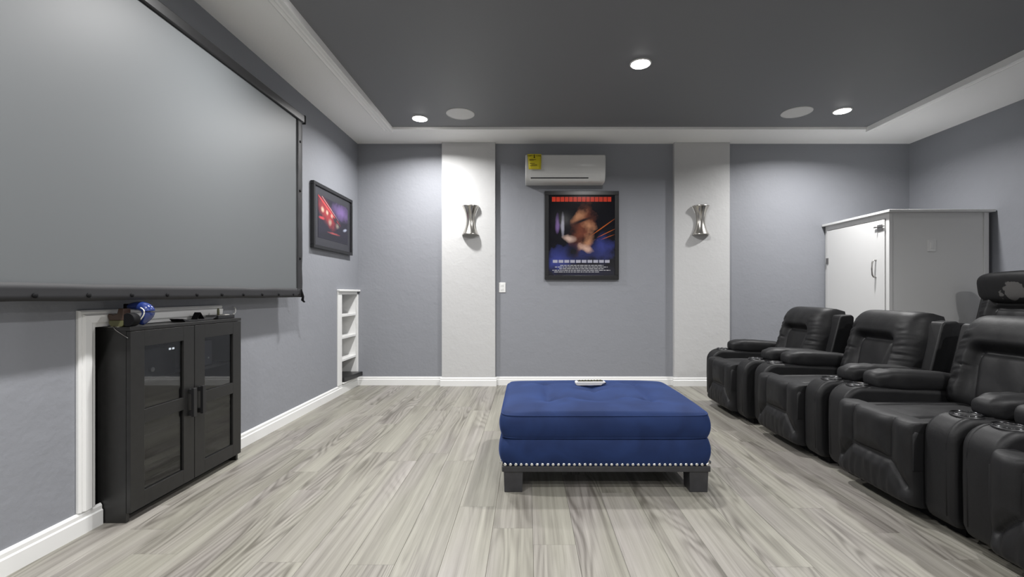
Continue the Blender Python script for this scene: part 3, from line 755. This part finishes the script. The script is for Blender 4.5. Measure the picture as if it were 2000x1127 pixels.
def soft_slab(name, z0, z1, bulge, rad, top=None, ins=0):
    bm = bmesh.new(); n = 56
    def outline(k, m=160):
        a = 2 * PI * k / m
        c, s = math.cos(a), math.sin(a)
        e = 2 / 16
        return Vector((sgn(c, e), sgn(s, e), 0))
    # stacked rings for the sides, then a polar top
    m = 160; nz = 12; rings = []
    for j in range(nz + 1):
        f = j / nz; z = z0 + (z1 - z0) * f
        q = bulge * math.sin(PI * f) ** .7 - ins
        rings.append([])
        for k in range(m):
            p = outline(k); wr = .004 * noise.noise(Vector((p.x * hx * 5, p.y * hy_ * 5, z * 8)))
            rings[-1].append(bm.verts.new((p.x * (hx + q - bulge + wr), p.y * (hy_ + q - bulge + wr), z)))
    for A, B in zip(rings, rings[1:]):
        for k in range(m): bm.faces.new((A[k], A[(k + 1) % m], B[(k + 1) % m], B[k]))
    bm.faces.new(rings[0][::-1])
    if top is None: bm.faces.new(rings[-1])
    else:
        prev = rings[-1]; nr = 44
        for r in range(1, nr):
            f = 1 - r / nr
            ring = []
            for v in rings[-1]:
                x, y = v.co.x * f, v.co.y * f
                ring.append(bm.verts.new((x, y, z1 + top(x, y))))
            for k in range(m): bm.faces.new((prev[k], prev[(k + 1) % m], ring[(k + 1) % m], ring[k]))
            prev = ring
        c = bm.verts.new((0, 0, z1 + top(0, 0)))
        for k in range(m): bm.faces.new((prev[k], prev[(k + 1) % m], c))
    return obj(name, bm, V, ot, smooth=True, auto=50)
soft_slab('upholstered_base', .140, .287, .020, 0)
tufts = [(a, b_) for b_ in (-.185, .05, .285) for a in (-.30, 0, .30)]
def crown(x, y):
    ex = 1 - abs(x / hx) ** 3.2; ey = 1 - abs(y / hy_) ** 3.2
    z = .052 * (max(0, ex) * max(0, ey)) ** .55
    for a, b_ in tufts:
        d = math.hypot(x - a, y - b_)
        z -= .040 * math.exp(-(d / .060) ** 1.25)
    for b_ in (-.185, .05, .285):
        if abs(x) < .30: z -= .010 * gauss(y - b_, .022)
    for a in (-.30, 0, .30):
        if -.185 < y < .285: z -= .010 * gauss(x - a, .022)
        elif y <= -.185: z -= .004 * gauss(x - a, .015) * sstep(-hy_, -.185, y)
    return z + .003 * noise.noise(Vector((x * 6, y * 6, 0)))
soft_slab('top_cushion', .288, .412, .016, 0, crown)
def loop_pts(z, grow, m=120):
    out = []
    for k in range(m):
        a = 2 * PI * k / m; e = 2 / 16
        out.append((sgn(math.cos(a), e) * (hx + grow), sgn(math.sin(a), e) * (hy_ + grow), z))
    return out
for z in (.411, .292): bm = bmesh.new(); tube(bm, loop_pts(z, -.015), .0045, 8, True); obj('piping', bm, V, ot, smooth=True)
bm = bmesh.new(); superell(bm, (0, 0, 0), (.012, .012, .006), 1, 1, 14, 8); tb = obj('tuft_button', bm, V, ot, smooth=True)
for i, (a, b_) in enumerate(tufts):
    p = (a, b_, .412 + crown(a, b_) + .003)
    if i == 0: tb.location = p
    else: share(tb, ot, p)
bm = bmesh.new(); lathe(bm, [(.0098, 0), (.0098, -.001), (.0082, -.0045), (.0046, -.0064), (.0008, -.007)], 10, axis='y'); nh = obj('nail_head', bm, M['chrome'], ot, smooth=True)
first = True
def nail(p, rz):
    global first
    if first: nh.location = p; nh.rotation_euler = (0, 0, rz); first = False
    else: share(nh, ot, p, (0, 0, rz))
nz_ = .153
fx, fy = hx - .0135, hy_ - .0135
for k in range(39): nail((-fx + .026 + (2 * fx - .052) * k / 38, -fy, nz_), 0)
for k in range(31): nail((-fx, -fy + .030 + (2 * fy - .060) * k / 30, nz_), -PI / 2)
for k in range(31): nail((fx, -fy + .030 + (2 * fy - .060) * k / 30, nz_), PI / 2)
# remote on the ottoman
rm = thing('remote_control', 'pale grey remote with dark buttons lying on the navy ottoman', 'remote', (.415, 2.965, .457), .06)
bm = bmesh.new(); prism(bm, [(-.098, .004), (-.088, 0), (.070, 0), (.082, .010), (.098, .016), (.098, .024), (-.094, .026), (-.102, .020)], 'y', -.024, .024); obj('shell', bm, M['remote'], rm, .005, 3)
bx('keypad', M['black'], rm, -.085, .085, -.019, .019, .025, .028, .001)
bm = bmesh.new(); lathe(bm, [(.005, .027), (.005, .032), (.001, .033)], 10); kb = obj('button', bm, M['olive'], rm, smooth=True, auto=40); kb.location = (-.07, -.010, 0)
for i in range(8):
    for j in (-1, 1):
        if i or j > 0: share(kb, rm, (-.07 + i * .02, .010 * j, 0))
bx('battery_door', M['black'], rm, .082, .104, -.016, .016, .008, .016, .002)

# ------------------------------------------------------------------ recliners (front faces -x; x runs from the front to the back)
LE = M['leather']
def edge(s, t, ps=7, pt=9, rs=2.6, rt=2.6):
    return max(0, 1 - abs(s) ** ps) ** (1 / rs) * max(0, 1 - abs(2 * t - 1) ** pt) ** (1 / rt)
def make_recliner(label, worn=False):
    hwid = .405; aw = .155; inn = hwid - aw
    t = thing('recliner', label, 'recliner', (0, 0, 0), 0, None if worn else 'black leather recliners in a row')
    bx('base', M['matte'], t, .10, .84, -.36, .36, 0, .09)
    for s in (-1, 1):
        y0, y1 = sorted((s * hwid, s * inn))
        pr = [(.025, .048), (.004, .10), (0, .30), (.002, .42)]
        pr += [(.002 + .11 * (1 - math.cos(a)), .42 + .105 * math.sin(a)) for a in [PI / 2 * k / 7 for k in range(1, 8)]]
        pr += [(.30, .520), (.62, .505), (.86, .50), (.90, .46), (.91, .12), (.89, .048)]
        bm = bmesh.new(); prism(bm, pr, 'y', y0, y1)
        arm = obj('arm', bm, LE, t, .032, 4)
        # raised seam across the arm front and welt along the top
        yc = (y0 + y1) / 2
        bm = bmesh.new(); tube(bm, [(p[0] + .0015, y0 + .034 if s < 0 else y1 - .034, p[1] - .0005) for p in pr[1:13]], .0035, 8); obj('arm_seam', bm, LE, arm, smooth=True)
        # cup holder
        bm = bmesh.new(); lathe(bm, [(.040, -.03), (.044, .004), (.050, .009), (.057, .008), (.060, .001), (.058, -.004)], 28, (.135, yc, .521))
        cp = obj('cup_holder', bm, M['black'], t, smooth=True, auto=60)
        bm = bmesh.new(); lathe(bm, [(.0405, 0), (.001, .0005)], 24, (.135, yc, .523)); obj('cup_well', bm, M['matte'], cp)
        bm = bmesh.new(); tube(bm, [(.135 + .053 * math.cos(2 * PI * k / 28), yc + .053 * math.sin(2 * PI * k / 28), .5305) for k in range(28)], .0035, 8, True); obj('cup_ring', bm, M['steel'] if worn else M['chromeblk'], cp, smooth=True)
        # padded arm rest
        def fn(p):
            f = (p.x + .30) / .60
            z = p.z * (1 - .22 * f)
            w_ = (.003 + .006 * (1 - f) ** 3) * noise.noise(Vector((p.x * 22, p.y * 26 + s * 7, p.z * 14)))
            k = 1 + .10 * (1 - f) * (p.z > 0)
            return Vector((p.x, p.y * (1 - .12 * f) + w_, z * k + w_ - .018 * f + .004 * math.sin(f * PI)))
        bm = bmesh.new(); superell(bm, (.485, yc, .556), (.295, .080, .066), .62, .55, 64, 32, fn); obj('armrest_pad', bm, LE, t, smooth=True)
    # footrest front
    gl = [((-.52, 1.02), (-.52, .47)), ((.52, 1.02), (.52, .47)), ((-.52, .47), (.52, .47)), ((-.52, .47), (-.86, .22)), ((.52, .47), (.86, .22))]
    def dfoot(s, q):
        e = edge(s, q, 10, 12)
        d = .045 * e
        g = min(segdist(s * .25, q * .40, (a[0] * .25, a[1] * .40), (b_[0] * .25, b_[1] * .40)) for a, b_ in gl)
        d -= .016 * gauss(g, .010) * e
        d += .016 * sstep(0, .06, g) * e
        if q < .45: d += .0025 * math.sin(s * 30 + 2 * noise.noise(Vector((s * 3, q * 4, 1)))) * gauss(q - .25, .2) * e
        d += .004 * noise.noise(Vector((s * 14, q * 3, 4))) * sstep(.5, .3, q) * e
        return d + .004 * noise.noise(Vector((s * 4, q * 5, 2))) * e
    bm = bmesh.new(); hfield(bm, (.0, 0, .070), (0, .248, 0), (.0, 0, .395), (-1, 0, 0), dfoot, .06, 64, 56); obj('footrest', bm, LE, t, smooth=True, auto=70)
    def dseat(s, q):
        e = edge(s, q, 10, 16)
        d = .050 * e
        g = min(abs(abs(s) - .52) * .25, 1)
        d -= .014 * gauss(g, .009) * e
        d += .012 * gauss(s, .6) * e * math.sin(PI * min(1, q * 1.1))
        return d + .003 * noise.noise(Vector((s * 4, q * 7, 5))) * e
    bm = bmesh.new(); hfield(bm, (-.035, 0, .405), (0, .250, 0), (.70, 0, .0), (0, 0, 1), dseat, .16, 50, 40); obj('seat', bm, LE, t, smooth=True, auto=70)
    # back shell behind the backrest (two wings and a slab)
    pr = [(.66, .12), (.70, .52), (.785, .865), (.80, .885), (.885, .892), (.905, .875), (.90, .60), (.87, .12)]
    bm = bmesh.new(); prism(bm, pr, 'y', -.375, .375); obj('back_shell', bm, LE, t, .028, 4)
    # backrest
    A, B = Vector((.685, 0, .40)), Vector((.845, 0, .935))
    axis = (B - A); ln = axis.length; nrm = Vector((-axis.z, 0, axis.x)).normalized()
    def dback(s, q):
        e = edge(s, q, 6, 9, 2.2, 2.0)
        a_ = abs(s)
        d = .105
        neck = .60 - .06 * sstep(.35, .9, a_)
        head = sstep(neck - .015, neck + .10, q)
        if worn: head = 0
        d += .050 * head * (1 - .5 * sstep(.75, 1, q))
        cen = sstep(.56, .44, a_) * sstep(neck + .01, neck - .05, q)           # lumbar panel
        d += .010 * cen * (1 - (2 * (q / .6) - 1) ** 2)
        bol = sstep(.46, .64, a_) * (1 - head)
        d += .050 * bol
        d -= .020 * gauss((q - neck) * ln, .020) * sstep(.60, .36, a_)
        lx = .47 - .09 * sstep(.55, .1, q)
        d -= .016 * gauss((a_ - lx) * .30, .012) * sstep(neck + .04, neck - .03, q)
        # gathers on the side bolsters
        d -= .009 * gauss((q - .43 - .05 * (a_ - .7)) * ln, .007) * sstep(.50, .58, a_) * sstep(1.0, .8, a_)
        d += .010 * (noise.noise(Vector((s * 2.4, q * 26 + s * 3, 7))) - .25) * sstep(.55, .72, a_) * sstep(.95, .7, q) * sstep(.04, .2, q)
        d += .005 * noise.noise(Vector((s * 3.2, q * 5, 11)))
        return d * e
    bm = bmesh.new(); hfield(bm, A, (0, .298, 0), axis, nrm, dback, .075, 84, 84, lambda q: 1.02 - .10 * sstep(.6, 1, q) - .10 * max(0, (q - .86) / .14) ** 2)
    obj('backrest', bm, LE, t, smooth=True, auto=75)
    if worn:
        def fh(p):
            return Vector((p.x - .02 * (p.z / .14), p.y, p.z + .012 * noise.noise(Vector((p.y * 5, p.z * 6, 1)))))
        bm = bmesh.new(); superell(bm, (0, 0, 0), (.105, .300, .140), .55, .42, 64, 30, fh)
        ho = obj('headrest', bm, M['worn'], t, smooth=True); ho.location = (.735, 0, .925); ho['label'] = 'peeling headrest with exposed grey backing'
    return t
M['chromeblk'] = mat('black_chrome', (.10, .10, .105), .18, 1)
r0 = make_recliner('black leather recliner at the end of the row, beside the white pilaster')
r0.location = (1.752, 4.003, 0); r0.rotation_euler = (0, 0, math.radians(-1.0))
dup(r0, 'black leather recliner second in the row from the white pilaster', (1.795, 3.153, 0), math.radians(-.5))
dup(r0, 'black leather recliner third in the row from the white pilaster', (1.817, 2.308, 0), 0)
dup(r0, 'black leather recliner fourth in the row from the white pilaster', (1.817, 1.474, 0), 0)
struct(bx('floor_riser', M['ceil'], None, 3.22, XR - .018, .6, 4.20, 0, .19, .004), 'low dark platform under the back row')
r1 = make_recliner('worn black recliner with peeling headrest in front of the white cupboard', True)
r1.location = (3.36, 3.70, .19)
